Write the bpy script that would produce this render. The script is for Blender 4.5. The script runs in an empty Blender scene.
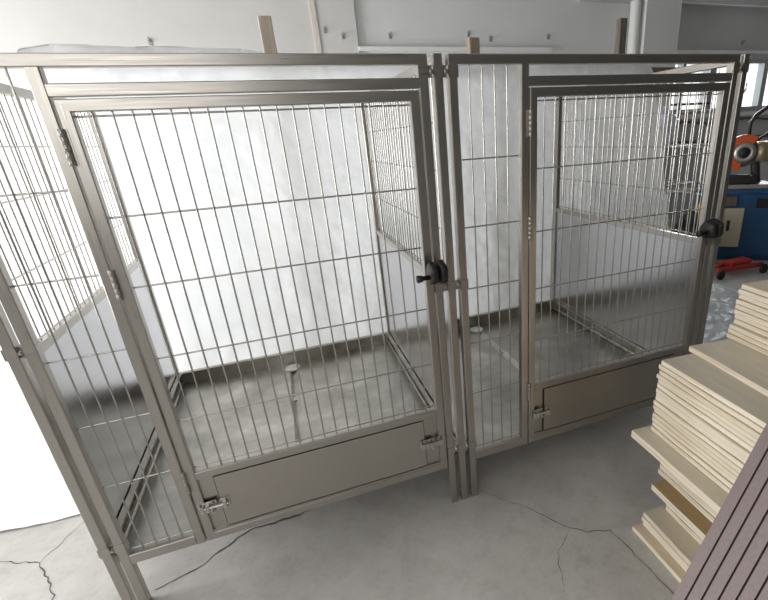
import bpy, math, random
from mathutils import Vector, Matrix, noise
random.seed(7)
C = bpy.context.scene.collection
R = math.radians

# ------------------------------------------------------------------ helpers
class MB:
    """collects solids in world coordinates and links them as one mesh object"""
    def __init__(s): s.v = []; s.f = []; s.sm = []; s.mi = []; s.cur = 0
    def add(s, vs, fs, smooth=False):
        b = len(s.v); s.v += [Vector(v) for v in vs]
        for f in fs: s.f.append([i + b for i in f]); s.sm.append(smooth); s.mi.append(s.cur)
        return s
    def box(s, x0, y0, z0, x1, y1, z1):
        vs = [(x, y, z) for z in (z0, z1) for y in (y0, y1) for x in (x0, x1)]
        return s.add(vs, [(0, 2, 3, 1), (4, 5, 7, 6), (0, 1, 5, 4), (2, 6, 7, 3), (0, 4, 6, 2), (1, 3, 7, 5)])
    def bar(s, p0, p1, w, h, up=(0, 1, 0), ch=.0022, m0=0, m1=0):
        """chamfered rectangular tube; w is across side, h along up; m0/m1 mitre the ends along side"""
        p0 = Vector(p0); p1 = Vector(p1); d = (p1 - p0).normalized()
        u = Vector(up); u = (u - d * u.dot(d)).normalized(); sd = d.cross(u)
        a, b = w / 2, h / 2
        sec = [(-a + ch, -b), (a - ch, -b), (a, -b + ch), (a, b - ch), (a - ch, b), (-a + ch, b), (-a, b - ch), (-a, -b + ch)]
        vs = [p0 + sd * x + u * y + d * (m0 * x) for x, y in sec] + [p1 + sd * x + u * y + d * (m1 * x) for x, y in sec]
        n = 8
        fs = [(i, (i + 1) % n, n + (i + 1) % n, n + i) for i in range(n)] + [tuple(range(n - 1, -1, -1)), tuple(range(n, 2 * n))]
        return s.add(vs, fs)
    def tube(s, pts, r, n=10, r1=None, cap=True):
        pts = [Vector(p) for p in pts]; rings = []
        ref = Vector((.12, .2, 1)).normalized()
        for i, p in enumerate(pts):
            d = (pts[min(i + 1, len(pts) - 1)] - pts[max(i - 1, 0)]).normalized()
            if abs(d.dot(ref)) > .97: q = Vector((1, .1, 0))
            else: q = ref
            a = (q - d * q.dot(d)).normalized(); b = d.cross(a)
            rr = r if r1 is None else r + (r1 - r) * i / (len(pts) - 1)
            rings.append([p + (a * math.cos(2 * math.pi * k / n) + b * math.sin(2 * math.pi * k / n)) * rr for k in range(n)])
        vs = [v for g in rings for v in g]; fs = []
        for i in range(len(pts) - 1):
            for k in range(n):
                fs.append((i * n + k, i * n + (k + 1) % n, (i + 1) * n + (k + 1) % n, (i + 1) * n + k))
        s.add(vs, fs, True)
        if cap:
            s.add(rings[0], [tuple(range(n - 1, -1, -1))]); s.add(rings[-1], [tuple(range(n))])
        return s
    def lathe(s, origin, axis, prof, n=24, smooth=True):
        """prof: (distance along axis, radius)"""
        o = Vector(origin); d = Vector(axis).normalized()
        q = Vector((0, 0, 1)) if abs(d.z) < .9 else Vector((1, 0, 0))
        a = (q - d * q.dot(d)).normalized(); b = d.cross(a)
        vs = []; fs = []
        for t, r in prof:
            for k in range(n):
                an = 2 * math.pi * k / n
                vs.append(o + d * t + (a * math.cos(an) + b * math.sin(an)) * max(r, 1e-4))
        for i in range(len(prof) - 1):
            for k in range(n):
                fs.append((i * n + k, i * n + (k + 1) % n, (i + 1) * n + (k + 1) % n, (i + 1) * n + k))
        fs.append(tuple(range(n - 1, -1, -1))); m = (len(prof) - 1) * n; fs.append(tuple(range(m, m + n)))
        return s.add(vs, fs, smooth)
    def build(s, name, mats, parent=None, origin=None):
        me = bpy.data.meshes.new(name)
        o = bpy.data.objects.new(name, me); C.objects.link(o)
        if origin is None:
            origin = Vector((0, 0, 0))
            if s.v:
                xs = [v.x for v in s.v]; ys = [v.y for v in s.v]; zs = [v.z for v in s.v]
                origin = Vector(((min(xs) + max(xs)) / 2, (min(ys) + max(ys)) / 2, min(zs)))
        origin = Vector(origin)
        me.from_pydata([tuple(v - origin) for v in s.v], [], s.f)
        me.polygons.foreach_set('use_smooth', s.sm)
        me.polygons.foreach_set('material_index', s.mi)
        for m in (mats if isinstance(mats, (list, tuple)) else [mats]): me.materials.append(m)
        me.update()
        place(o, origin, parent)
        return o

def world_of(o):
    p = Vector((0, 0, 0))
    while o: p = p + o.location; o = o.parent
    return p
def place(o, world, parent=None):
    o.parent = parent
    o.location = Vector(world) - (world_of(parent) if parent else Vector((0, 0, 0)))
def copy_at(src, world, parent, name=None):
    o = src.copy(); C.objects.link(o); place(o, world, parent)
    return o
def empty(name, loc):
    o = bpy.data.objects.new(name, None); C.objects.link(o); o.location = loc; o.empty_display_size = .1
    return o
def tag(o, label, cat, group=None, kind=None):
    o['label'] = label; o['category'] = cat
    if group: o['group'] = group
    if kind: o['kind'] = kind
    return o
def structure(o): o['kind'] = 'structure'; return o

# ------------------------------------------------------------------ materials
def mat(name, base, rough=.5, metal=0., **kw):
    m = bpy.data.materials.new(name); m.use_nodes = True
    nt = m.node_tree; b = nt.nodes['Principled BSDF']
    b.inputs['Base Color'].default_value = (*base, 1); b.inputs['Roughness'].default_value = rough
    b.inputs['Metallic'].default_value = metal
    for k, v in kw.items(): b.inputs[k.replace('_', ' ')].default_value = v
    return m
def nodes(m): return m.node_tree.nodes, m.node_tree.links, m.node_tree.nodes['Principled BSDF']
def texco(m, scale=(1, 1, 1), kind='Object', rot=(0, 0, 0)):
    n, l, b = nodes(m)
    t = n.new('ShaderNodeTexCoord'); mp = n.new('ShaderNodeMapping')
    mp.inputs['Scale'].default_value = scale; mp.inputs['Rotation'].default_value = rot
    l.new(t.outputs[kind], mp.inputs['Vector']); return mp.outputs['Vector']
def geo_pos(m, scale=(1, 1, 1)):
    n, l, b = nodes(m)
    t = n.new('ShaderNodeNewGeometry'); mp = n.new('ShaderNodeMapping'); mp.inputs['Scale'].default_value = scale
    l.new(t.outputs['Position'], mp.inputs['Vector']); return mp.outputs['Vector']
def noise_tex(m, vec, scale, detail=4, rough=.55, dist=0):
    n, l, b = nodes(m)
    t = n.new('ShaderNodeTexNoise'); t.inputs['Scale'].default_value = scale; t.inputs['Detail'].default_value = detail
    t.inputs['Roughness'].default_value = rough; t.inputs['Distortion'].default_value = dist
    l.new(vec, t.inputs['Vector']); return t.outputs['Fac']
def ramp(m, fac, stops):
    n, l, b = nodes(m)
    r = n.new('ShaderNodeValToRGB'); e = r.color_ramp.elements
    while len(e) < len(stops): e.new(.5)
    for i, (p, c) in enumerate(stops):
        e[i].position = p; e[i].color = (*c, 1) if len(c) == 3 else c
    l.new(fac, r.inputs['Fac']); return r.outputs['Color']
def maprange(m, fac, a, b_, c, d):
    n, l, b = nodes(m)
    r = n.new('ShaderNodeMapRange')
    for i, v in zip(('From Min', 'From Max', 'To Min', 'To Max'), (a, b_, c, d)): r.inputs[i].default_value = v
    l.new(fac, r.inputs['Value']); return r.outputs['Result']
def bump(m, fac, strength, dist=.01):
    n, l, b = nodes(m)
    u = n.new('ShaderNodeBump'); u.inputs['Strength'].default_value = strength; u.inputs['Distance'].default_value = dist
    l.new(fac, u.inputs['Height']); l.new(u.outputs['Normal'], b.inputs['Normal'])
def setin(m, sock, out):
    n, l, b = nodes(m); l.new(out, b.inputs[sock])
def mixc(m, fac, c1, c2, mode='MIX'):
    n, l, b = nodes(m)
    x = n.new('ShaderNodeMix'); x.data_type = 'RGBA'; x.blend_type = mode
    for s_, v in ((x.inputs[0], fac), (x.inputs[6], c1), (x.inputs[7], c2)):
        if isinstance(v, (int, float)): s_.default_value = v
        elif isinstance(v, tuple): s_.default_value = (*v, 1)
        else: l.new(v, s_)
    return x.outputs[2]

def steel(name, scale, base=(.475, .45, .415), r0=.26, r1=.42, bmp=.02):
    m = mat(name, base, .35, 1.)
    f = noise_tex(m, geo_pos(m, scale), 1.0, 3, .6)
    setin(m, 'Roughness', maprange(m, f, .3, .7, r0, r1))
    bump(m, f, bmp, .001)
    return m
STEEL_V = steel('brushed_steel_upright', (260, 260, 5))
STEEL_X = steel('brushed_steel_rail', (5, 260, 260))
STEEL_Y = steel('brushed_steel_side_rail', (260, 5, 260))
SHEET = steel('brushed_steel_sheet', (3, 2, 60), (.58, .58, .595), .17, .25, .004)
FLAP = steel('brushed_steel_flap', (6, 6, 340), (.48, .45, .41), .28, .42, .015)
ROD = mat('polished_wire', (.54, .52, .49), .27, 1.)
CHROME = mat('bright_hardware', (.62, .60, .57), .34, 1.)
# pan: stained stainless
PAN = mat('stained_pan_steel', (.6, .6, .57), .4, 1.)
f = noise_tex(PAN, geo_pos(PAN), 4.2, 6, .6, .25)
setin(PAN, 'Base Color', ramp(PAN, f, [(.32, (.30, .285, .25)), (.52, (.44, .425, .385)), (.70, (.64, .625, .58))]))
setin(PAN, 'Roughness', maprange(PAN, f, .3, .7, .27, .48))
BLACK = mat('black_plastic', (.012, .012, .013), .42)
DRAIN = mat('white_plastic_cap', (.85, .85, .83), .4)

CONC = mat('concrete_floor', (.42, .41, .39), .7)
gp = geo_pos(CONC)
f1 = noise_tex(CONC, gp, 1.7, 8, .62, .35); f2 = noise_tex(CONC, gp, 11, 8, .7); f3 = noise_tex(CONC, gp, 48, 5, .75)
c1 = ramp(CONC, f1, [(.28, (.42, .405, .385)), (.50, (.515, .50, .48)), (.72, (.60, .585, .565))])
c2 = ramp(CONC, f2, [(.26, (.72, .70, .68)), (.50, (.98, .98, .98)), (.75, (1.06, 1.06, 1.06))])
cc = mixc(CONC, .75, c1, c2, 'MULTIPLY')
c3 = ramp(CONC, f3, [(.27, (.45, .43, .41)), (.36, (.93, .93, .93)), (.55, (1, 1, 1)), (.8, (1.08, 1.08, 1.08))])
setin(CONC, 'Base Color', mixc(CONC, .7, cc, c3, 'MULTIPLY'))
setin(CONC, 'Roughness', maprange(CONC, f2, .3, .7, .5, .75)); bump(CONC, f2, .25, .004)
CRACK = mat('crack_dirt', (.10, .095, .09), .95)

def plaster(name, base, amt=.06):
    m = mat(name, base, .8)
    f = noise_tex(m, geo_pos(m), 2.2, 6, .6)
    d = tuple(max(0, c - amt) for c in base); u = tuple(min(1, c + amt * .4) for c in base)
    setin(m, 'Base Color', ramp(m, f, [(.3, d), (.65, u)])); return m
WALL = plaster('white_painted_wall', (.68, .69, .685), .03)
WALL_L = plaster('warm_wall_board', (.60, .595, .58), .03)
WALL_D = plaster('grey_painted_wall', (.52, .53, .53), .03)
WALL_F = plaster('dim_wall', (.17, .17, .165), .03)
TRIM = mat('white_ledge_paint', (.74, .75, .74), .5)
CEIL = plaster('ceiling_paint', (.40, .40, .39), .04)
ALU = mat('aluminium_window_frame', (.42, .44, .44), .45, .6)

def glass():
    m = bpy.data.materials.new('window_glass'); m.use_nodes = True
    n, l = m.node_tree.nodes, m.node_tree.links
    n.remove(n['Principled BSDF'])
    t = n.new('ShaderNodeBsdfTransparent'); g = n.new('ShaderNodeBsdfGlossy'); g.inputs['Roughness'].default_value = .02
    x = n.new('ShaderNodeMixShader'); x.inputs[0].default_value = .06; l.new(t.outputs[0], x.inputs[1]); l.new(g.outputs[0], x.inputs[2])
    l.new(x.outputs[0], n['Material Output'].inputs['Surface']); return m
GLASS = glass()

def sheet_plastic(name, col, trans=.45, gloss=.35):
    m = mat(name, col, gloss)
    n, l, b = nodes(m)
    b.inputs['Specular IOR Level'].default_value = .5
    tr = n.new('ShaderNodeBsdfTranslucent'); tr.inputs['Color'].default_value = (*col, 1)
    x = n.new('ShaderNodeMixShader'); x.inputs[0].default_value = trans
    l.new(b.outputs[0], x.inputs[1]); l.new(tr.outputs[0], x.inputs[2]); l.new(x.outputs[0], n['Material Output'].inputs['Surface'])
    f = noise_tex(m, geo_pos(m, (1, 1, 1)), 9, 5, .55, .8)
    bump(m, f, .5, .02)
    return m
DRAPE = sheet_plastic('white_plastic_film', (.90, .91, .92), .48, .38)
FLOORFILM = sheet_plastic('bluish_floor_film', (.74, .79, .82), .1, .28)
GROUNDFILM = sheet_plastic('white_ground_film', (.92, .93, .94), .1, .38)
BAGFILM = sheet_plastic('clear_bag_film', (.72, .74, .80), .4, .2)

def wood(name, base, dark):
    m = mat(name, base, .6)
    f = noise_tex(m, geo_pos(m, (30, 30, 3)), 1.2, 5, .6, .6)
    setin(m, 'Base Color', ramp(m, f, [(.3, dark), (.6, base)])); return m
POSTWOOD = wood('weathered_timber', (.34, .27, .21), (.20, .155, .12))
POSTPALE = wood('pale_timber', (.60, .52, .45), (.46, .38, .31))
BEAMWOOD = wood('dark_timber', (.20, .165, .135), (.11, .09, .075))

def plywood(name, tint=(1, 1, 1), top=None):
    m = mat(name, (.7, .6, .45), .65)
    n, l, b = nodes(m)
    oi = n.new('ShaderNodeObjectInfo')
    base = ramp(m, oi.outputs['Random'], [(0, (.76 * tint[0], .67 * tint[1], .53 * tint[2])), (.5, (.83 * tint[0], .75 * tint[1], .62 * tint[2])), (1, (.89 * tint[0], .82 * tint[1], .71 * tint[2]))])
    f = noise_tex(m, texco(m, (60, 3, 90)), 1., 4, .6)
    edge = ramp(m, f, [(.32, (.66, .56, .45)), (.5, (.98, .97, .95)), (.75, (1.06, 1.06, 1.06))])
    side = mixc(m, .75, base, edge, 'MULTIPLY')
    f2 = noise_tex(m, texco(m, (14, 2.2, 14)), 1.4, 5, .6, .8)
    tc = top or (.70, .60, .44)
    topc = ramp(m, f2, [(.3, tuple(c * .84 for c in tc)), (.65, tc)])
    g = n.new('ShaderNodeNewGeometry'); sp = n.new('ShaderNodeSeparateXYZ'); l.new(g.outputs['Normal'], sp.inputs[0])
    isup = maprange(m, sp.outputs['Z'], .6, .8, 0, 1)
    setin(m, 'Base Color', mixc(m, isup, side, topc)); return m
PLY = plywood('birch_plywood')
PLY_GREY = plywood('greyed_plywood', (1, 1, 1), (.64, .58, .47))
PLY_BROWN = plywood('brown_faced_plywood', (1, 1, 1), (.50, .37, .20))
MAUVE = mat('mauve_composite', (.16, .122, .128), .55)
f = noise_tex(MAUVE, texco(MAUVE, (200, 200, 6)), 1, 3, .6)
setin(MAUVE, 'Base Color', ramp(MAUVE, f, [(.3, (.165, .122, .122)), (.7, (.205, .152, .152))]))
MAUVE_DK = mat('mauve_groove', (.075, .052, .058), .8)
BLUE = mat('blue_enamel', (.015, .07, .17), .42)
CREAM = mat('cream_enamel', (.50, .46, .33), .5)
ORANGE = mat('orange_guard_paint', (.62, .10, .02), .45)
TAN = mat('tan_cast_metal', (.34, .27, .18), .45, .5)
DARK = mat('dark_cast_iron', (.045, .043, .042), .5, .5)
SILVER = mat('scuffed_aluminium', (.55, .54, .52), .35, .9)
RED = mat('red_paint', (.42, .035, .03), .45)
YELLOW = mat('yellow_card', (.50, .36, .08), .6)
BROWN = mat('brown_strip_paint', (.11, .085, .07), .6)
CABLE = mat('grey_cable_rubber', (.10, .10, .10), .6)
OLIVE = mat('olive_cloth', (.16, .15, .09), .9)

# ------------------------------------------------------------------ the room
XW0, XW1, YB, YF, ZC = -4.7, 7.2, 3.2, -4.5, 3.7
floor = MB().box(XW0 - .2, YF - .2, -.1, XW1 + .2, YB + .3, 0).build('floor', CONC); structure(floor)

def crack(pts, w=.004, seed=0):
    rnd = random.Random(seed); P = []
    for a, b in zip(pts[:-1], pts[1:]):
        a = Vector((*a, 0)); b = Vector((*b, 0)); n = max(2, int((b - a).length / .022))
        side = Vector((-(b - a).y, (b - a).x, 0)).normalized()
        for k in range(n):
            P.append(a.lerp(b, k / n) + side * (rnd.uniform(-.0055, .0055) if k else 0))
    P.append(Vector((*pts[-1], 0)))
    m = MB(); vs = []
    for i, p in enumerate(P):
        d = (P[min(i + 1, len(P) - 1)] - P[max(0, i - 1)]).normalized(); sd = Vector((-d.y, d.x, 0))
        ww = w * rnd.uniform(.3, 1.) * (.35 + .65 * math.sin(math.pi * min(1, (i + .6) / len(P))))
        vs += [p + sd * ww / 2 + Vector((0, 0, .0012)), p - sd * ww / 2 + Vector((0, 0, .0012))]
    m.add(vs, [(2 * i, 2 * i + 1, 2 * i + 3, 2 * i + 2) for i in range(len(P) - 1)])
    return m.build('crack', CRACK, floor)
crack([(-1.75, .47), (-1.592, .467), (-1.43, .391), (-1.36, .27), (-1.31, .189), (-1.33, .02)], .006, 1)
crack([(-1.43, .391), (-1.348, .565), (-1.25, .70)], .004, 2)
crack([(-.955, .058), (-.825, .093), (-.74, .15), (-.63, .216), (-.425, .214), (-.2, .32)], .011, 3)
crack([(.36, .024), (.436, -.078), (.52, -.18), (.609, -.323), (.66, -.37), (.75, -.396), (.762, -.553), (.772, -.688), (.80, -.9)], .005, 4)
crack([(.609, -.323), (.50, -.40), (.43, -.55)], .003, 5)

# back wall with the window hole
WX0, WX1, WZ0, WZ1 = 4.20, 6.55, 1.60, 2.20
VX0, VX1, VZ0, VZ1 = -3.5, .55, .75, 1.85      # unseen window, added so the white film is lit from behind
w = MB()
w.cur = 1; w.box(XW0 - .2, YB, 0, VX0, YB + .2, ZC); w.box(VX0, YB, 0, VX1, YB + .2, VZ0); w.box(VX0, YB, VZ1, VX1, YB + .2, ZC); w.box(VX1, YB, 0, .65, YB + .2, ZC)
w.cur = 0; w.box(.65, YB + .04, 0, 3.75, YB + .2, ZC)
w.cur = 2; w.box(3.75, YB + .04, 0, WX0, YB + .2, ZC); w.box(WX0, YB + .04, 0, WX1, YB + .2, WZ0); w.box(WX0, YB + .04, WZ1, WX1, YB + .2, ZC); w.box(WX1, YB + .04, 0, XW1, YB + .2, ZC)
structure(w.build('wall_back', [WALL, WALL_L, WALL_D]))
structure(MB().box(XW1, YF, 0, XW1 + .2, YB + .2, ZC).build('wall_right', WALL_F))
structure(MB().box(XW0 - .2, YF - .2, 0, XW1 + .2, YF, ZC).build('wall_front', WALL_F))
structure(MB().box(XW0 - .2, YF - .2, ZC, XW1 + .2, YB + .3, ZC + .15).build('ceiling', CEIL))
structure(MB().box(.65, YB - .02, 2.275, 2.66, YB + .04, 2.31).build('trim_1', TRIM))
structure(MB().box(4.24, YB - .03, 2.262, XW1, YB + .04, 2.292).build('trim_2', TRIM))
structure(MB().box(.27, YB - .012, 0, .315, YB, ZC).build('trim_3', mat('pinkish_seam', (.62, .56, .52), .7)))
structure(MB().box(3.74, YB - .14, 0, 4.215, YB + .04, ZC).build('trim_4', WALL))          # pilaster
structure(MB().box(3.0, YB - .10, 2.74, XW1, YB + .04, 2.82).build('trim_5', WALL_D))
structure(MB().tube([(3.66, YB - .06, 0), (3.66, YB - .06, ZC)], .055, 16).build('trim_6', TRIM))
w = MB(); DY0, DY1, DZ = -.6, 2.6, 2.6           # doorway on the left
w.box(XW0 - .2, YF, 0, XW0, DY0, ZC); w.box(XW0 - .2, DY1, 0, XW0, YB, ZC); w.box(XW0 - .2, DY0, DZ, XW0, DY1, ZC)
structure(w.build('wall_left', WALL_D))
win = MB(); n_ = 4
win.box(VX0, YB + .03, VZ0, VX1, YB + .12, VZ0 + .06); win.box(VX0, YB + .03, VZ1 - .05, VX1, YB + .12, VZ1)
for i in range(n_ + 1):
    x = VX0 + (VX1 - VX0 - .06) * i / n_; win.box(x, YB + .03, VZ0 + .06, x + .06, YB + .12, VZ1 - .05)
added_window = win.build('added_back_window', ALU); structure(added_window)  # added window, never in view, lets backlight reach the film
for i in range(n_):
    x = VX0 + (VX1 - VX0 - .06) * i / n_; MB().box(x + .06, YB + .07, VZ0 + .06, x + (VX1 - VX0 - .06) / n_, YB + .075, VZ1 - .05).build('pane', GLASS, added_window)
# window
win = MB()
fw = .06; y0, y1 = YB + .03, YB + .12
win.box(WX0, y0, WZ0, WX1, y1, WZ0 + fw); win.box(WX0, y0, WZ1 - .04, WX1, y1, WZ1)
for a, b in ((WX0, WX0 + .06), (4.51, 4.555), (4.92, 5.05), (5.40, 5.50), (5.86, 5.94), (6.49, WX1)): win.box(a, y0, WZ0 + fw, b, y1, WZ1 - .04)
window = win.build('window_1', ALU); structure(window)
for a, b in ((WX0 + .06, 4.51), (4.555, 4.92), (5.05, 5.40), (5.50, 5.86), (5.94, 6.49)):
    MB().box(a, YB + .07, WZ0 + fw, b, YB + .075, WZ1 - .04).build('pane', GLASS, window)
MB().tube([(5.52, y0 - .03, 1.82), (5.55, y0 - .035, 1.86), (5.56, y0 - .03, 1.93)], .012, 8).build('window_handle', CHROME, window)
structure(MB().box(WX0 - .04, YB - .03, WZ0 - .05, WX1 + .04, YB + .06, WZ0).build('trim_7', TRIM))
structure(MB().box(4.2, YB - .01, 1.705, 4.95, YB + .02, 1.73).build('trim_8', DARK))

# little wall anchors
an = None
for i, (x, z) in enumerate([(-.993, 2.333), (.372, 2.436), (.522, 2.392), (.96, 2.406), (1.748, 2.432), (1.982, 2.393), (2.644, 2.418), (5.412, 2.387)]):
    yb = YB if x < .65 else YB + .04
    if an is None:
        m = MB(); m.box(x - .013, yb - .006, z - .024, x + .013, yb, z + .024); m.tube([(x, yb - .006, z + .010), (x, yb - .035, z + .008), (x, yb - .038, z + .03)], .005, 8)
        an = m.build('wall_anchor', mat('dull_zinc', (.36, .35, .33), .5, .6), origin=(x, yb, z)); o = an
    else: o = copy_at(an, (x, yb, z), None)
    where = ['small zinc anchor on the wall above the left kennel, leftmost', 'small zinc anchor right of the pinkish wall seam, upper of the two', 'small zinc anchor right of the pinkish wall seam, lower of the two',
             'small zinc anchor on the pale wall just past the wall corner', 'small zinc anchor right above the short timber post by the middle posts', 'small zinc anchor on the wall right of the middle timber post',
             'small zinc anchor above the right end of the white ledge', 'small dark anchor on the grey wall above the windows'][i]
    tag(o, where, 'wall anchor', 'anchors on the back wall')

# cables along the wall under the window
pts = [(4.22 + i * .2, YB - .02 + .0, 1.50 + .02 * math.sin(i * 1.1) + (.0 if i else .0)) for i in range(13)]
tag(MB().tube(pts, .014, 8).build('wall_cable', CABLE), 'grey cable running along the wall below the windows, upper one', 'cable', 'cables on the back wall')
pts = [(4.22 + i * .2, YB - .02, 1.27 + .012 * math.sin(i * .9)) for i in range(13)]
tag(MB().tube(pts, .018, 8).build('wall_cable', CABLE), 'grey cable running along the wall behind the orange saw, lower one', 'cable', 'cables on the back wall')

# ------------------------------------------------------------------ kennels
H, TW = 1.75, .0295
ZB, ZBT = .1995, .2385           # bottom rail
D = 1.345                        # depth
RODR = .0027
ROWS_FIX = [1.437, 1.206, .975, .747, .518]
ROWS_DOOR = [1.377, 1.157, .926, .697]
ROWS_SIDE = [1.56, 1.405, 1.20]

def vrod(parent, x, y, z0, z1, name='rod'):
    return MB().tube([(x, y, z0), (x, y, z1)], RODR, 8).build(name, ROD, parent, origin=(x, y, z0))
def xrod(parent, x0, x1, y, z):
    return MB().tube([(x0, y, z), (x1, y, z)], RODR, 8).build('cross_rod', ROD, parent, origin=(x0, y, z))

def post(parent, x, y, z0=0, z1=H):
    o = MB().bar((x, y, z0), (x, y, z1), TW, TW, (0, 1, 0)).build('post', STEEL_V, parent)
    return o

SCREW = mat('dark_screw', (.2, .19, .18), .4, 1.)
def screw(m, p, ax=(0, -1, 0), r=.005):
    m.lathe(p, ax, [(0, r), (.002, r), (.0035, r * .6)], 8)

def slide_bolt(parent, x0, x1, z, y):
    """barrel bolt: plate, barrel, keeper and knob"""
    m = MB(); h = .021
    xm = x0 + (x1 - x0) * .60
    m.box(x0, y - .003, z - h, xm, y, z + h); m.box(xm + .012, y - .003, z - h, x1, y, z + h)
    m.tube([(x0 + .006, y - .011, z), (x1 - .004, y - .011, z)], .006, 10)
    m.tube([(xm - .014, y - .011, z), (xm - .014, y - .03, z - .008)], .005, 8)
    for xx in (x0 + .012, xm - .030, xm + .026):
        m.bar((xx, y - .010, z - .012), (xx, y - .010, z + .012), .012, .020, (0, 1, 0), .003)
    m.cur = 1
    for xx in (x0 + .009, xm - .010, x1 - .009):
        for zz in (z - h + .006, z + h - .006): screw(m, (xx, y - .003, zz), r=.0042)
    return m.build('slide_bolt', [CHROME, SCREW], parent)

def hinge(parent, x, z):
    m = MB(); y = -.006; L = .088; n = 5
    for k in range(n):
        a = z - L / 2 + k * L / n
        m.lathe((x, y, a), (0, 0, 1), [(0, .0066), (.0006, .0074), (L / n - .0010, .0074), (L / n - .0004, .0066)], 14)
    m.box(x - .012, -.0015, z - L / 2, x + .012, .0, z + L / 2)
    return m.build('hinge', STEEL_V, parent)

GAP = mat('gap_shade', (.02, .02, .02), .8)
def build_front(k, xl, xh, xr):
    """fixed grille, hinge post and door of one kennel; xl, xh, xr are left edges of the posts"""
    yc = TW / 2
    # welded frame: top rail, hinge post, transom and bottom rail
    m = MB()
    m.bar((xl + TW / 2, yc, H - TW / 2), (xr + TW / 2, yc, H - TW / 2), TW, TW, (0, 1, 0), .0022, m0=-1, m1=1)
    m.bar((xh + TW, yc, 1.6705), (xr, yc, 1.6705), TW, TW, (0, 1, 0))
    m.bar((xl + TW, yc, (ZB + ZBT) / 2), (xh, yc, (ZB + ZBT) / 2), ZBT - ZB, TW, (0, 1, 0))
    m.cur = 1; m.bar((xh + TW / 2, yc, ZB), (xh + TW / 2, yc, H - TW), TW, TW, (0, 1, 0))
    fr = m.build('front_frame', [STEEL_X, STEEL_V], k)
    for xx, q in ((xl + TW / 2, 1), (xr + TW / 2, -1)):
        MB().bar((xx, yc, 0), (xx, yc, H - TW / 2), TW, TW, (0, 1, 0), .0022, m1=q).build('post', STEEL_V, fr)
    # fixed grille
    n = 4; a0, a1 = xl + TW, xh
    first = None
    for i in range(n):
        x = a0 + (a1 - a0) * (i + 1) / (n + 1)
        first = vrod(fr, x, .018, ZBT - .006, H - TW) if first is None else copy_at(first, (x, .018, ZBT - .006), fr)
    fx = None
    for z in ROWS_FIX + [ZBT + .010]:
        fx = xrod(fr, a0, a1, .023, z) if fx is None else copy_at(fx, (a0, .023, z), fr)
    # door
    g = .0045
    dx0, dx1, dz0, dz1 = xh + TW + g, xr - g, ZB, 1.651
    m = MB()
    wb = .040
    # mitred frame
    m.bar((dx0 + TW / 2, yc, dz1 - TW / 2), (dx1 - TW / 2, yc, dz1 - TW / 2), TW, TW, (0, 1, 0), .0022, m0=MS, m1=-MS)
    m.bar((dx0 + TW, yc, .482), (dx1 - TW, yc, .482), TW, TW, (0, 1, 0))
    m.bar((dx0 + TW / 2, yc, dz0 + TW / 2), (dx1 - TW / 2, yc, dz0 + TW / 2), TW, TW, (0, 1, 0), .0022, m0=-MS, m1=MS)
    m.box(dx0 + TW, .004, dz0 + TW, dx1 - TW, TW - .004, ZBT)
    m.box(dx0 + TW, .012, ZBT, dx0 + TW + .052, .016, .468); m.box(dx1 - TW - .062, .012, ZBT, dx1 - TW, .016, .468)
    m.box(dx0 + TW, .016, .23, dx1 - TW, .019, .47)
    m.cur = 1
    for xx, sgn in ((dx0 + TW / 2, 1), (dx1 - TW / 2, -1)):
        m.bar((xx, yc, dz0 + TW / 2), (xx, yc, dz1 - TW / 2), TW, TW, (0, 1, 0), .0022, m0=sgn * MS, m1=-sgn * MS)
    door = m.build('door', [STEEL_X, STEEL_V], k)
    a0, a1 = dx0 + TW, dx1 - TW; n = 19; first = None
    for i in range(n):
        x = a0 + (a1 - a0) * (i + .85) / (n + .7)
        first = vrod(door, x, .018, .490, dz1 - TW + .002) if first is None else copy_at(first, (x, .018, .490), door)
    fx = None
    for z in [1.358 if xr < 1 else 1.387] + ROWS_DOOR[1:] + [.508, dz1 - TW - .010]:
        fx = xrod(door, a0, a1, .023, z) if fx is None else copy_at(fx, (a0, .023, z), door)
    # access flap
    f0, f1 = dx0 + TW + .050, dx1 - TW - .060
    fl = MB().box(f0, .002, .2445, f1, .010, .4625).build('access_flap', FLAP, door)
    MB().box(f0 - .004, .0105, .241, f1 + .004, .0115, .466).build('flap_gap_shade', GAP, door)  # near-black sheet standing in for the shade in the gap round the flap
    slide_bolt(door, f0 - .072, f0 + .028, .349, .0); slide_bolt(door, f1 - .022, f1 + .078, .352, .0)
    for z in (1.54, 1.178, .470): hinge(door, xh + TW + g / 2, z)
    # star knob latch
    kx, kz = xr - (.012 if xr < 1 else .050), 1.078
    kb = MB()
    def lobed(m, x0, t, r):
        n = 40; vs = []; prof = [(0, .80), (.18, 1.0), (.82, 1.0), (1, .80)]
        for tt, rr in prof:
            for q in range(n):
                an_ = 2 * math.pi * q / n; rad = r * rr * (1 + .06 * math.cos(5 * an_))
                p = Vector((x0 + tt * t, -.048 + rad * math.cos(an_), kz + rad * math.sin(an_))); vs.append(p)
        fs = [(i * n + q, i * n + (q + 1) % n, (i + 1) * n + (q + 1) % n, (i + 1) * n + q) for i in range(3) for q in range(n)]
        fs += [tuple(range(n - 1, -1, -1)), tuple(range(3 * n, 4 * n))]
        m.add(vs, fs, True)
    lobed(kb, kx - .022, .027, .038); lobed(kb, kx + .011, .027, .041)
    kb.tube([(kx + .01, -.048, kz), (kx + .03, -.048, kz)], .014, 12)
    kb.lathe((kx - .022, -.048, kz - .012), (-1, 0, 0), [(0, .009), (.020, .008), (.028, .012), (.042, .014), (.045, .010)], 14)
    kb.tube([(kx + .006, -.04, kz), (kx + .006, .004, kz)], .008, 10)
    kb.build('door_knob', BLACK, door)
    return fr, door
MS = -1.0

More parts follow.
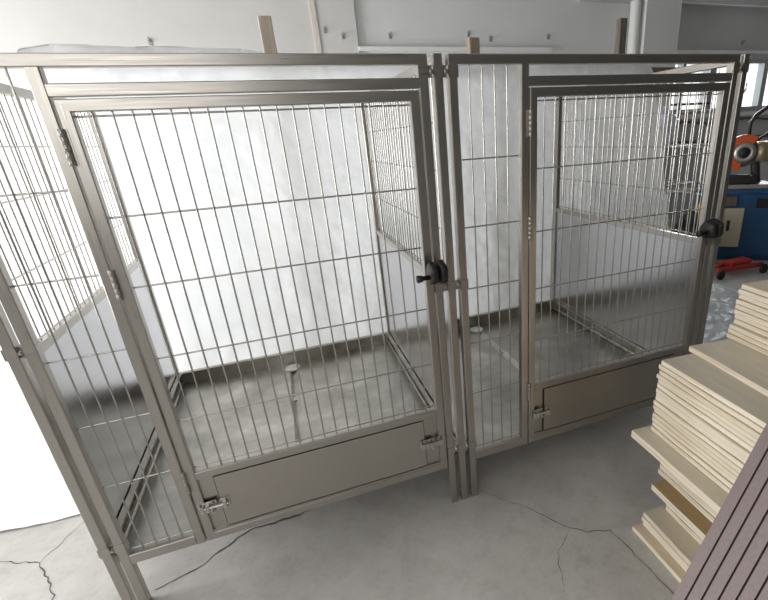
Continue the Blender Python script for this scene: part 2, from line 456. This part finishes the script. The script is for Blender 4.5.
def build_side(k, name, xc, rod_side=0, ztop=H, sheet_side=0):
    m = MB(); y0, y1 = TW, D - TW
    m.bar((xc, y0, H - TW / 2 - .003), (xc, y1, H - TW / 2 - .003), TW, TW, (0, 0, 1))
    m.bar((xc, y0, .985), (xc, y1, .985), .022, TW, (0, 0, 1))
    m.bar((xc, y0, .215), (xc, y1, .215), TW, TW, (0, 0, 1))
    m.cur = 1; m.bar((xc, D - TW / 2, 0), (xc, D - TW / 2, H), TW, TW, (0, 1, 0))
    fr = m.build(name, [STEEL_Y, STEEL_V], k)
    post(fr, xc, TW / 2, 0, H)
    MB().box(xc - .006, y0, .228, xc + .006, y1, .972).build('solid_panel', SHEET, fr)
    n = 27; first = None
    for i in range(n):
        y = y0 + (y1 - y0) * (i + 1) / (n + 1)
        first = vrod(fr, xc, y, .99, H - TW) if first is None else copy_at(first, (xc, y, .99), fr)
    fx = None
    for z in ROWS_SIDE + [1.012]:
        if fx is None: fx = MB().tube([(xc + .005, y0, z), (xc + .005, y1, z)], RODR, 8).build('cross_rod', ROD, fr, origin=(xc + .005, y0, z))
        else: copy_at(fx, (xc + .005, y0, z), fr)
    return fr

def build_pan(k, x0, x1, xd):
    """sloped floor pan with folded flanges, centre channel and a round drain"""
    y0, y1 = .035, 1.308; zl = .302; ze, zc_ = .232, .222
    m = MB()
    # two falls to the channel
    t = .004
    for a, b in ((x0, xd - .022), (xd + .022, x1)):
        za, zb = (ze, zc_) if a == x0 else (zc_, ze)
        vs = [(a, y0, za), (b, y0, zb), (b, y1, zb), (a, y1, za)]
        m.add(vs + [(x, y, z - t) for x, y, z in vs], [(0, 1, 2, 3), (7, 6, 5, 4), (0, 4, 5, 1), (1, 5, 6, 2), (2, 6, 7, 3), (3, 7, 4, 0)])
    # side and back flanges, folded inwards
    m.box(x0, y0, ze - .02, x0 + .003, y1, zl); m.box(x0 + .003, y0, zl - .003, x0 + .022, y1, zl)
    m.box(x1 - .003, y0, ze - .02, x1, y1, zl); m.box(x1 - .022, y0, zl - .003, x1 - .003, y1, zl)
    m.box(x0 + .003, y1, ze - .03, x1 - .003, y1 + .004, zl); m.box(x0 + .006, y1 + .003, zl - .003, x1 - .006, y1 + .03, zl)
    m.bar((x0 + .012, y0, ze + .012), (x0 + .012, y1, ze + .012), .018, .018, (0, 0, 1), .004)
    m.bar((x1 - .012, y0, ze + .012), (x1 - .012, y1, ze + .012), .018, .018, (0, 0, 1), .004)
    pan = m.build('floor_pan', PAN, k)
    c = MB(); d = .016
    sec = [(xd - .022, zc_), (xd - .006, zc_ - d), (xd + .022, zc_)]
    vs = [(x, y, z) for y in (y0, y1 - .05) for x, z in sec] + [(x, y, z - .003) for y in (y0, y1 - .05) for x, z in sec]
    c.add(vs, [(0, 1, 4, 3), (1, 2, 5, 4), (6, 9, 10, 7), (7, 10, 11, 8)])
    c.build('drain_channel', PAN, pan)
    MB().lathe((xd - .005, y1 - .062, zc_ - .002), (0, 0, 1), [(0, .047), (.006, .047), (.010, .040), (.010, .028), (.007, .026)], 28).build('drain_cap', DRAIN, pan)
    for y in (.42, .86, 1.27):       # underframe rails that carry the pan
        MB().bar((x0 + .006, y, .205), (x1 - .006, y, .205), .03, .02, (0, 0, 1)).build('support_rail', STEEL_X, pan)
    return pan

def clamp(parent, xs, z):
    """steel strap round neighbouring posts with a bolt in each gap"""
    x0, x1 = xs[0] - TW / 2 - .002, xs[-1] + TW / 2 + .002; h = .034
    m = MB()
    for c in xs:
        m.box(c - TW / 2 - .0018, -.0022, z - h / 2, c + TW / 2 + .0018, -.0002, z + h / 2)
        for q in (-1, 1):
            a = c + q * (TW / 2 + .0009); m.box(a - .0008, -.0022, z - h / 2, a + .0008, TW + .002, z + h / 2)
    for a, b in zip(xs[:-1], xs[1:]):
        m.box(a + TW / 2, .0075, z - h / 2, b - TW / 2, .0095, z + h / 2)
    o = m.build('clamp', STEEL_X, parent)
    for a, b in zip(xs[:-1], xs[1:]):
        xm = (a + b) / 2
        MB().lathe((xm, .0075, z), (0, -1, 0), [(0, .0085), (.006, .0085), (.008, .006), (.0081, .0045), (.014, .0045)], 6, False).build('clamp_bolt', CHROME, o)
    return o

XL1, XH1, XR1 = -.988, -.7568, .2124
XL2, XH2, XR2 = .3097, .5649, 1.5075
k1 = tag(empty('dog_kennel', (-.37, .67, 0)), 'left dog kennel of steel tube and wire with the brightly lit floor pan', 'dog kennel', 'two dog kennels standing side by side')
k2 = tag(empty('dog_kennel', (.92, .67, 0)), 'right dog kennel of steel tube and wire, half hidden by the plywood pile', 'dog kennel', 'two dog kennels standing side by side')
build_front(k1, XL1, XH1, XR1)
build_front(k2, XL2, XH2, XR2)
XS_L, XS_D, XS_R = XL1 - .029, .2757, XR2 + TW + .0345
build_side(k1, 'side_panel', XS_L); build_side(k1, 'divider_panel', XS_D); build_side(k2, 'side_panel', XS_R)
build_pan(k1, XS_L + .010, XS_D - .010, -.372)
build_pan(k2, XS_D + .010, XS_R - .010, .885)
cl, cm, cr = XR1 + TW / 2, XS_D, XL2 + TW / 2
for z in (1.702, 1.005, .281):
    clamp(k1, [cl, cm, cr], z)
    clamp(k1, [XS_L, XL1 + TW / 2], z + .02 if z == 1.005 else z)
    clamp(k2, [XR2 + TW / 2, XS_R], z)

# ------------------------------------------------------------------ timber rack and plastic film behind
def beam_z(x): return 1.945 + (x + 1.25) / 3.8 * (1.912 - 1.945)
rack = tag(empty('timber_rack', (.65, 1.53, 0)), 'rough timber rack of posts and a long beam carrying the white film', 'timber rack')
MB().bar((-1.25, 1.60, beam_z(-1.25) - .03), (2.80, 1.60, beam_z(2.80) - .03), .06, .05, (0, 1, 0), .004).build('beam', BEAMWOOD, rack)
for x, zt, wdt, mt in ((-.155, 2.19, .072, POSTPALE), (1.11, 2.10, .072, POSTWOOD), (2.29, 2.235, .062, BEAMWOOD)):
    p = MB().bar((x, 1.655, 0), (x, 1.655, zt), wdt, .055, (0, 1, 0), .004).build('post', mt, rack)
    p['label'] = {-.155: 'pale timber post', 1.11: 'weathered brown timber post', 2.29: 'dark thin timber post'}[x]

def lerp_list(x, L):
    for (a, va), (b, vb) in zip(L[:-1], L[1:]):
        if x <= b: t = max(0, min(1, (x - a) / (b - a))); return va + (vb - va) * t
    return L[-1][1]
def wob(x, y, s, o=0): return noise.noise(Vector((x * s + o, y * s - o * .7, o * 1.3)))

def drape():
    NU, NV = 230, 110
    tops = [(-1.32, 1.93), (-1.25, 2.005), (-1.12, 2.025), (-.3, 2.005), (.05, 1.965), (.5, 1.935), (1.0, 1.915), (1.3, 1.925), (1.85, 1.93), (1.98, 1.975), (2.15, 1.985), (2.32, 1.955), (2.48, 1.90)]
    vs = []
    for j in range(NV + 1):
        v = j / NV
        for i in range(NU + 1):
            u = i / NU
            xt = -1.30 + u * 3.75
            zt = lerp_list(xt, tops) + .012 * wob(xt, 3, 4)
            if v < .06:          # over the beam and down behind it
                q = v / .06; z = zt - .10 * (1 - q) ** 1.2; y = 1.632 - .187 * q; x = xt; z = max(z, beam_z(xt) + .006) if q > .05 else z
            else:
                q = (v - .06) / .94
                z = zt + (.035 - zt) * q
                xl = -1.30 - .95 * q; xr = 2.45 + .55 * q ** .8
                x = xl + (xr - xl) * u
                x += (.04 * wob(z, 1, 3, 4) if 0 < u < 1 else .03 * wob(z, 7, 4, 2))
                edge = max(0, -1.15 - x)
                fold = .5 + .5 * math.sin(x * 7 + 2.2 * wob(x, z, .9) + .6 * z)
                amp = .010 + .030 * min(1, q * 1.5)
                y = 1.445 + amp * (fold - .2) + .030 * wob(x, z, 3.2, 5) + .012 * wob(x, z, 9, 3) + .009 * wob(x, z, 22, 1) + .022 * abs(wob(x, z * .8, 5.5, 12)) + .010 * abs(wob(x, z, 14, 21))
                # diagonal creases
                y += .020 * max(0, math.sin((x * 1.0 + z * .75) * 9)) * max(0, wob(x, z, 1.3, 9) + .2)
                y = min(max(y, 1.385), 1.545)
                if x > 1.7: y += .05 * (x - 1.7)
                y -= .35 * edge * q
            vs.append((x, y, z))
    m = MB(); W = NU + 1
    m.add(vs, [(j * W + i, j * W + i + 1, (j + 1) * W + i + 1, (j + 1) * W + i) for j in range(NV) for i in range(NU)], True)
    return m.build('plastic_film', DRAPE, None)
tag(drape(), 'big white plastic film hanging in folds from the timber rack behind both kennels', 'plastic film')

def ground_film(front, back, name, mt, amp, label, seed, nx=110, ny=60):
    """crumpled film lying on the ground between a front and a back edge curve"""
    x0, x1 = front[0][0], front[-1][0]; vs = []
    for j in range(ny + 1):
        for i in range(nx + 1):
            x = x0 + (x1 - x0) * i / nx; ya = lerp_list(x, front) + .012 * wob(x, 1, 5, seed); yb = lerp_list(x, back)
            y = ya + (yb - ya) * j / ny
            h = abs(wob(x, y, 3, seed)) + .5 * abs(wob(x, y, 8, seed + 2)) + .25 * abs(wob(x, y, 19, seed + 5))
            vs.append((x, y, .003 + amp * h))
    W = nx + 1; m = MB()
    m.add(vs, [(j * W + i, j * W + i + 1, (j + 1) * W + i + 1, (j + 1) * W + i) for j in range(ny) for i in range(nx)], True)
    return tag(m.build(name, mt), label, 'plastic film')
ground_film([(-3.4, 1.25), (-2.6, .80), (-1.674, .655), (-1.371, .632), (-1.09, .60)], [(-3.4, 2.9), (-2.45, 2.9), (-2.3, 1.36), (-1.09, 1.33)], 'plastic_film', GROUNDFILM, .018,
            'white plastic film spread flat on the ground left of the left kennel', 3)
ground_film([(1.68, .10), (2.25, .30), (3.0, .55), (3.65, 1.0)], [(1.68, 1.22), (2.95, 1.32), (3.15, 1.66), (3.58, 1.68), (3.65, 1.06)], 'plastic_film', FLOORFILM, .05,
            'crumpled bluish film on the ground right of the right kennel behind the plywood', 8)

# ------------------------------------------------------------------ plywood pile
ORD = ['first', 'second', 'third', 'fourth', 'fifth', 'sixth', 'seventh', 'eighth', 'ninth', 'tenth', 'eleventh', 'twelfth', 'thirteenth', 'fourteenth', 'fifteenth', 'sixteenth', 'seventeenth', 'eighteenth']
def board(x, y, z, w_, l_, t, ang, mt, label, group):
    """sheet whose far left top edge starts at x, y; runs towards the viewer"""
    m = MB(); c = .0012
    def jit(): return random.uniform(-.0015, .0015)
    sec = [(0, c), (c, 0), (w_ - c, 0), (w_, c), (w_, t - c), (w_ - c, t), (c, t), (0, t - c)]
    ny = 8; vs = []
    wav = [random.uniform(-.0022, .0022) for _ in range(ny + 1)]
    for j in range(ny + 1):
        for (xx, zz) in sec:
            vs.append((xx + (wav[j] if xx < w_ / 2 else 0), -l_ * j / ny, zz))
    fs = [(j * 8 + i, j * 8 + (i + 1) % 8, (j + 1) * 8 + (i + 1) % 8, (j + 1) * 8 + i) for j in range(ny) for i in range(8)]
    fs += [tuple(range(7, -1, -1)), tuple(range(ny * 8, ny * 8 + 8))]
    m.add(vs, fs)
    o = m.build('plywood_sheet', mt, None, origin=(0, 0, 0)); o.location = (x, y, z); o.rotation_euler = (0, 0, ang)
    return tag(o, label, 'plywood', group)
z = 0.0
def lay(n, t, x, y, w_, l_, ang, mt, labf, group, jx=.006, gap=.0016, lean=0):
    global z
    for i in range(n):
        tt = t * random.uniform(.95, 1.05) if n > 1 else t
        board(x + lean * i + random.uniform(-jx, jx), y + random.uniform(-jx, jx), z, w_, l_, tt, R(ang + random.uniform(-.5, .5)), mt if not callable(mt) else mt(i), labf(i, n), group)
        z += tt + gap
LG = 'plywood sheets in the lower uneven part of the pile'
lay(1, .020, .832, -.432, .62, .80, -2, PLY, lambda i, n: 'lowest plywood sheet of the pile, flat on the concrete and sticking out left', LG, 0)
lay(3, .021, .868, -.440, .60, .80, -2.5, PLY_GREY, lambda i, n: ORD[i + 1] + ' plywood sheet up from the ground in the pile beside the mauve board', LG, .004)
lay(5, .0225, .955, -.470, .52, .74, -3, PLY, lambda i, n: ORD[i + 4] + ' plywood sheet up from the ground, set back under the brown faced sheet', LG)
lay(1, .026, .878, -.452, .58, .76, -3, PLY_BROWN, lambda i, n: 'thick plywood sheet with a brown upper face low in the pile', LG, 0)
lay(2, .020, .955, -.470, .52, .74, -3, PLY, lambda i, n: ('lower', 'upper')[i] + ' of two set back plywood sheets right above the brown faced sheet', LG)
lay(3, .021, .905, -.452, .58, .76, -3, PLY, lambda i, n: ('lowest', 'middle', 'topmost')[i] + ' of three pale plywood sheets between the brown faced and the wide protruding sheet', LG, .003)
lay(4, .023, .955, -.465, .52, .74, -3, PLY, lambda i, n: ORD[i] + ' from below of the set back plywood sheets under the wide protruding sheet', LG)
lay(1, .030, .802, -.402, .70, .90, -4, PLY_GREY, lambda i, n: 'wide thick plywood sheet sticking out left at mid height of the pile', LG, 0)
zmid = z
t_mid = (.765 - zmid) / 16 - .0016
lay(16, t_mid, .866, -.430, .66, .92, -4, lambda i: PLY_GREY if i == 15 else PLY, lambda i, n: (ORD[15 - i] + ' plywood sheet from the top in the middle block of the pile') if i < 15 else 'topmost plywood sheet of the middle block, with a pale bare corner', 'plywood sheets in the middle block of the pile', .005)
lay(1, .020, 1.000, -.425, .64, .92, -7, PLY_GREY, lambda i, n: 'loose greyish plywood sheet lying on the middle block under the tall block', 'plywood sheets in the middle block of the pile', 0)
ztop = z
lay(11, (.985 - ztop) / 11 - .0016, 1.165, -.432, .60, .92, -5, PLY, lambda i, n: (ORD[10 - i] + ' plywood sheet from the top in the tall right block of the pile') if i < 10 else 'topmost plywood sheet of the tall right block of the pile', 'plywood sheets in the tall right block of the pile', .006, lean=.0025)

# ------------------------------------------------------------------ mauve grooved board leaning on the pile
CAMP = Vector((-.2445, -1.4826, 1.5141)); A = CAMP + 1.20 * Vector((.6451, .4951, -.9818)); B = CAMP + 1.145 * Vector((.9152, .5482, -.6293)); d1 = (B - A).normalized()
foot = A - d1 * (A.z / d1.z)
wv = Vector((0, -1, 0)); wv = (wv - d1 * wv.dot(d1)).normalized(); nn = d1.cross(wv).normalized()
if nn.x > 0: nn = -nn
m = MB(); L = 1.02; pitch = .0315; gw = .005; gd = .005; th = .022
prof = []; npl = 11
for i in range(npl):
    a = .0275 + (i - 1) * pitch + gw if i else 0; b = .0275 + i * pitch
    prof += [(a, 0 if i == 0 else -0.0), (b, 0)]
    if i < npl - 1: prof += [(b + .0008, -gd), (b + gw - .0008, -gd)]
W_ = prof[-1][0]
front = prof; n = len(front)
vs = []
for q in (0, L):
    for a, dp in front: vs.append(foot + d1 * q + wv * a + nn * dp)
    vs.append(foot + d1 * q + wv * W_ - nn * th); vs.append(foot + d1 * q - nn * th)
S = n + 2
for i in range(S):
    m.cur = 1 if (i < n - 1 and (front[i][1] < 0 or front[i + 1][1] < 0)) else 0
    m.add([vs[i], vs[(i + 1) % S], vs[S + (i + 1) % S], vs[S + i]], [(0, 1, 2, 3)])
m.cur = 0; m.add(vs[:S], [tuple(range(S))]); m.add(vs[S:], [tuple(range(S - 1, -1, -1))])
off = max(0, -min(v.z for v in m.v))
for i in range(len(m.v)): m.v[i] = m.v[i] + Vector((0, 0, off))
tag(m.build('grooved_board', [MAUVE, MAUVE_DK]), 'mauve grooved decking board leaning on the plywood pile in the right foreground', 'board')

# ------------------------------------------------------------------ workshop corner on the right
def rotz(p, c, a):
    p = Vector(p); c = Vector(c); q = p - c
    return c + Vector((q.x * math.cos(a) - q.y * math.sin(a), q.x * math.sin(a) + q.y * math.cos(a), q.z))
def spin(m, c, a):
    for i in range(len(m.v)): m.v[i] = rotz(m.v[i], (*c, 0), a)
    return m
CX, CY = 4.70, 2.34; CA = R(-38)      # cabinet centre, turned towards the viewer
cab = tag(empty('machine_cabinet', (CX, CY, 0)), 'blue enamelled steel cabinet carrying the orange saw', 'cabinet')
HW, HD, HT = .40, .30, .80
def cb(*a): return MB().box(CX + a[0], CY + a[1], a[2], CX + a[3], CY + a[4], a[5])
m = cb(-HW, -HD, .06, HW, HD, HT - .05); m.box(CX - HW + .05, CY - HD + .05, 0, CX + HW - .05, CY + HD - .05, .06)
spin(m, (CX, CY), CA).build('cabinet_body', BLUE, cab)
m = MB().bar((CX - HW - .03, CY, HT - .025), (CX + HW + .03, CY, HT - .025), .05, HD * 2 + .06, (0, 1, 0), .01)
spin(m, (CX, CY), CA).build('top_tray', BLUE, cab)
m = cb(-HW - .03, -HD - .034, HT - .17, -HW + .28, -HD - .004, HT - .075); spin(m, (CX, CY), CA).build('trim_strip', BROWN, cab)
m = cb(-HW + .02, -HD - .03, .17, -HW + .37, -HD - .002, .60)
cov = spin(m, (CX, CY), CA).build('cover_plate', CREAM, cab)
m = cb(-HW + .22, -HD - .034, .35, -HW + .25, -HD - .030, .47); spin(m, (CX, CY), CA).build('handle_slot', BLACK, cov)
m = cb(-HW + .48, -HD - .02, .60, -HW + .64, -HD - .002, .70); spin(m, (CX, CY), CA).build('vent', BLACK, cab)
m = cb(-HW - .10, -HD - .30, 0, -HW + .02, -HD - .22, .66)
# yellow folded card leaning beside the cabinet
m = MB().add([rotz(p, (CX, CY, 0), CA) for p in [(CX - HW - .12, CY - HD - .19, 0), (CX - HW + .10, CY - HD - .21, 0), (CX - HW + .10, CY - HD - .07, .70), (CX - HW - .12, CY - HD - .07, .66),
     (CX - HW - .12, CY - HD - .182, 0), (CX - HW + .10, CY - HD - .202, 0), (CX - HW + .10, CY - HD - .064, .70), (CX - HW - .12, CY - HD - .064, .66)]],
     [(0, 1, 2, 3), (7, 6, 5, 4), (0, 4, 5, 1), (1, 5, 6, 2), (2, 6, 7, 3), (3, 7, 4, 0)])
tag(m.build('card_panel', YELLOW), 'yellow card leaning against the blue cabinet', 'card')

# abrasive saw on top of the cabinet
SB = Vector((4.52, 2.30, HT))
saw = tag(empty('chop_saw', SB), 'chop saw with orange blade guard and black lever on the blue cabinet', 'saw')
m = MB(); m.bar(SB + Vector((-.20, 0, .025)), SB + Vector((.34, 0, .025)), .05, .36, (0, 1, 0), .01)
spin(m, SB.xy, R(-35)).build('base', SILVER, saw)
m = MB(); m.bar(SB + Vector((-.12, -.1, .10)), SB + Vector((.16, -.1, .10)), .10, .06, (0, 1, 0), .01); m.bar(SB + Vector((-.12, .09, .09)), SB + Vector((.2, .09, .09)), .08, .05, (0, 1, 0), .01)
m.tube([SB + Vector((-.02, -.10, .10)), SB + Vector((-.02, .10, .10))], .018, 10); m.tube([SB + Vector((.10, -.22, .13)), SB + Vector((.10, -.02, .13))], .014, 10)
m.tube([SB + Vector((.20, 0, .05)), SB + Vector((.16, 0, .26))], .045, 12)
spin(m, SB.xy, R(-35)).build('vise', DARK, saw)
GC = SB + Vector((.02, -.02, .37)); view = (Vector((-.2445, -1.4826, 1.514)) - GC).normalized(); view.z *= .35
ga = (view + Vector((.28, .0, 0))).normalized()
e1 = Vector((0, 0, 1)).cross(ga).normalized(); e2 = ga.cross(e1).normalized()   # e1 to viewer's right
def ring(ro, ri, y0, y1, a0, a1, n=40):
    m = MB(); vs = []; closed = abs(a1 - a0) > 359
    for i in range(n + 1):
        an_ = R(a0 + (a1 - a0) * i / n); dr = e1 * math.cos(an_) + e2 * math.sin(an_)
        for r_, yy in ((ro, y0), (ro, y1), (ri, y1), (ri, y0)): vs.append(GC + dr * r_ + ga * yy)
    fs = [(4 * i + k, 4 * i + (k + 1) % 4, 4 * i + 4 + (k + 1) % 4, 4 * i + 4 + k) for i in range(n) for k in range(4)]
    if not closed: fs += [(3, 2, 1, 0), tuple(4 * n + k for k in range(4))]
    return m.add(vs, fs)
g_ = ring(.185, .11, -.03, .045, 52, 262); g_.build('blade_guard', ORANGE, saw)
ring(.15, .015, -.006, .006, 0, 360).build('blade', mat('abrasive_disc', (.10, .095, .09), .7), saw)
m = MB().lathe(GC + ga * .012, ga, [(0, .112), (.03, .110), (.045, .09), (.05, .065), (.035, .05)], 28); m.build('guard_cover', SILVER, saw)
m = MB().lathe(GC + ga * .047, ga, [(0, .055), (.02, .05), (.03, .03)], 20); m.build('arbor_cap', BLACK, saw)
m = MB().lathe(GC - ga * .03 + e1 * .11 + e2 * .0, (e1 * .9 - ga * .45), [(0, .095), (.03, .11), (.17, .11), (.20, .085), (.21, .05)], 22); m.build('motor', TAN, saw)
m = MB(); hp = [GC + e1 * .03 + e2 * .16, GC + e1 * .02 + e2 * .30, GC + e1 * .06 + e2 * .37, GC + e1 * .30 + e2 * .56, GC + e1 * .42 + e2 * .66]
m.tube(hp, .020, 10); m.tube([hp[-1], hp[-1] + e1 * .14 + e2 * .10], .028, 10)
m.build('lever', BLACK, saw)
m = MB().tube([GC + e1 * .10 + e2 * .12, GC + e1 * .22 + e2 * .20], .013, 8); m.build('trigger_arm', DARK, saw)

# red trolley jack on the ground
J = Vector((4.02, 1.86, 0))
jk = tag(empty('floor_jack', J), 'red low jack with black wheels on the ground before the blue cabinet', 'jack')
m = MB(); m.bar(J + Vector((-.26, .03, .085)), J + Vector((.30, -.02, .085)), .05, .03, (0, 1, 0), .006); m.bar(J + Vector((-.24, -.12, .085)), J + Vector((.32, -.17, .085)), .05, .03, (0, 1, 0), .006)
m.bar(J + Vector((-.05, -.06, .12)), J + Vector((.20, -.08, .13)), .05, .12, (0, 1, 0), .01); m.lathe(J + Vector((-.2, -.05, .10)), (0, 0, 1), [(0, .05), (.03, .055), (.04, .05)], 14)
m.build('jack_frame', RED, jk)
for dx, dy in ((-.24, .06), (-.24, -.16), (.28, .02), (.30, -.21)):
    MB().lathe(J + Vector((dx, dy, .05)), (0, 1, 0), [(-.015, .045), (-.01, .05), (.01, .05), (.015, .045)], 16).build('wheel', BLACK, jk)

# grey steel shelf rack seen through the right kennel
RK = Vector((3.76, 2.62, 0))
rk = tag(empty('shelf_rack', RK), 'thin steel shelf rack against the wall seen through the right kennel', 'rack')
for dx, dy in ((-.42, -.2), (.36, -.2), (-.42, .2), (.36, .2)):
    MB().tube([RK + Vector((dx, dy, 0)), RK + Vector((dx, dy, 1.45))], .014, 10).build('leg', SILVER, rk)
for hh in (1.27, .88, .80):
    m = MB()
    for dy in (-.2, .2): m.bar(RK + Vector((-.45, dy, hh)), RK + Vector((.40, dy, hh)), .028, .02, (0, 1, 0), .003)
    for q in range(7): xx = -.42 + q * .13; m.tube([RK + Vector((xx, -.2, hh)), RK + Vector((xx, .2, hh))], .006, 6)
    m.build('shelf', SILVER, rk)
def blob(name, c, s, mt, seed, amp, label, cat, n=28, flat=True):
    m = MB(); vs = []
    for j in range(n + 1):
        th_ = math.pi * j / n
        for i in range(n):
            ph = 2 * math.pi * i / n; d = Vector((math.sin(th_) * math.cos(ph), math.sin(th_) * math.sin(ph), math.cos(th_)))
            k_ = 1 + amp * (noise.noise(d * 2.3 + Vector((seed, 0, 0))) + .6 * abs(noise.noise(d * 5.5 + Vector((0, seed, 0)))))
            p = Vector((d.x * s[0], d.y * s[1], d.z * s[2])) * k_
            if flat: p.z = max(p.z, -s[2] * .72)
            vs.append(Vector(c) + p)
    fs = [(j * n + i, j * n + (i + 1) % n, (j + 1) * n + (i + 1) % n, (j + 1) * n + i) for j in range(n) for i in range(n)]
    m.add(vs, fs, True); return tag(m.build(name, mt), label, cat)
blob('plastic_bag', (3.62, 2.60, 1.43), (.17, .16, .20), BAGFILM, 3, .5, 'crumpled clear plastic bag lying on the thin steel shelf rack', 'bag')
blob('black_sack', (3.68, 2.10, .24), (.15, .15, .34), mat('black_sack_film', (.015, .015, .016), .35), 5, .35, 'black sack on the ground behind the right kennel', 'sack')
blob('olive_sack', (4.00, 2.62, .17), (.15, .15, .24), OLIVE, 9, .3, 'olive cloth sack on the ground under the thin steel shelf rack', 'sack')

# ------------------------------------------------------------------ light
W = bpy.data.worlds.new('World'); bpy.context.scene.world = W; W.use_nodes = True
bg = W.node_tree.nodes['Background']; bg.inputs['Color'].default_value = (.93, .97, 1, 1); bg.inputs['Strength'].default_value = 1.2

def area(name, loc, rot, sx, sy, power, col):
    l = bpy.data.lights.new(name, 'AREA'); l.shape = 'RECTANGLE'; l.size = sx; l.size_y = sy; l.energy = power; l.color = col
    o = bpy.data.objects.new(name, l); C.objects.link(o); o.location = loc; o.rotation_euler = rot; return o
# daylight through the open left side of the hall
area('daylight_left_doorway', (XW0 + .05, 1.35, 1.3), (0, R(-90), 0), 2.5, 2.5, 175, (1, .985, .96))
# added lamp at the unseen back window, brightens the film from behind
area('added_film_backlight', ((VX0 + VX1) / 2, YB - .03, (VZ0 + VZ1) / 2), (R(-90), 0, 0), VX1 - VX0, VZ1 - VZ0, 36, (.97, .985, 1))
area('daylight_right_window', ((WX0 + WX1) / 2, YB - .04, (WZ0 + WZ1) / 2), (R(-90), 0, 0), WX1 - WX0 - .2, WZ1 - WZ0 - .1, 30, (.97, .985, 1))
# added front left fill, no window built there; brightens upper tubes and film
area('added_front_fill', (-2.3, YF + .06, 2.2), (R(90), 0, 0), 3.4, 1.5, 34, (1, .99, .97))
# added overhead fill out of view, lightens reflections in the top rails
area('added_overhead_fill', (-2.9, -2.4, ZC - .05), (0, 0, 0), 2.4, 1.2, 14, (1, .98, .95))

# ------------------------------------------------------------------ camera
cam = bpy.data.cameras.new('camera'); co = bpy.data.objects.new('camera', cam); C.objects.link(co)
fpx, cx, cy = 450.2411, 456.5792, 316.5668
cam.sensor_fit = 'HORIZONTAL'; cam.sensor_width = 36; cam.lens = fpx / 768 * 36
cam.shift_x = (384 - cx) / 768; cam.shift_y = (cy - 300) / 768
cam.clip_start = .05
rx, ry, rz = 1.1896, -.0596, -.3444
M = Matrix.Rotation(rz, 4, 'Z') @ Matrix.Rotation(rx, 4, 'X') @ Matrix.Rotation(ry, 4, 'Z')
M.translation = Vector((-.2445, -1.4826, 1.5141))
co.matrix_world = M
sc = bpy.context.scene; sc.camera = co
vs_ = sc.view_settings; vs_.view_transform = 'Standard'; vs_.look = 'None'; vs_.gamma = 1; vs_.use_curve_mapping = False
vs_.exposure = 0.55
sc.cycles.max_bounces = 10; sc.cycles.diffuse_bounces = 5
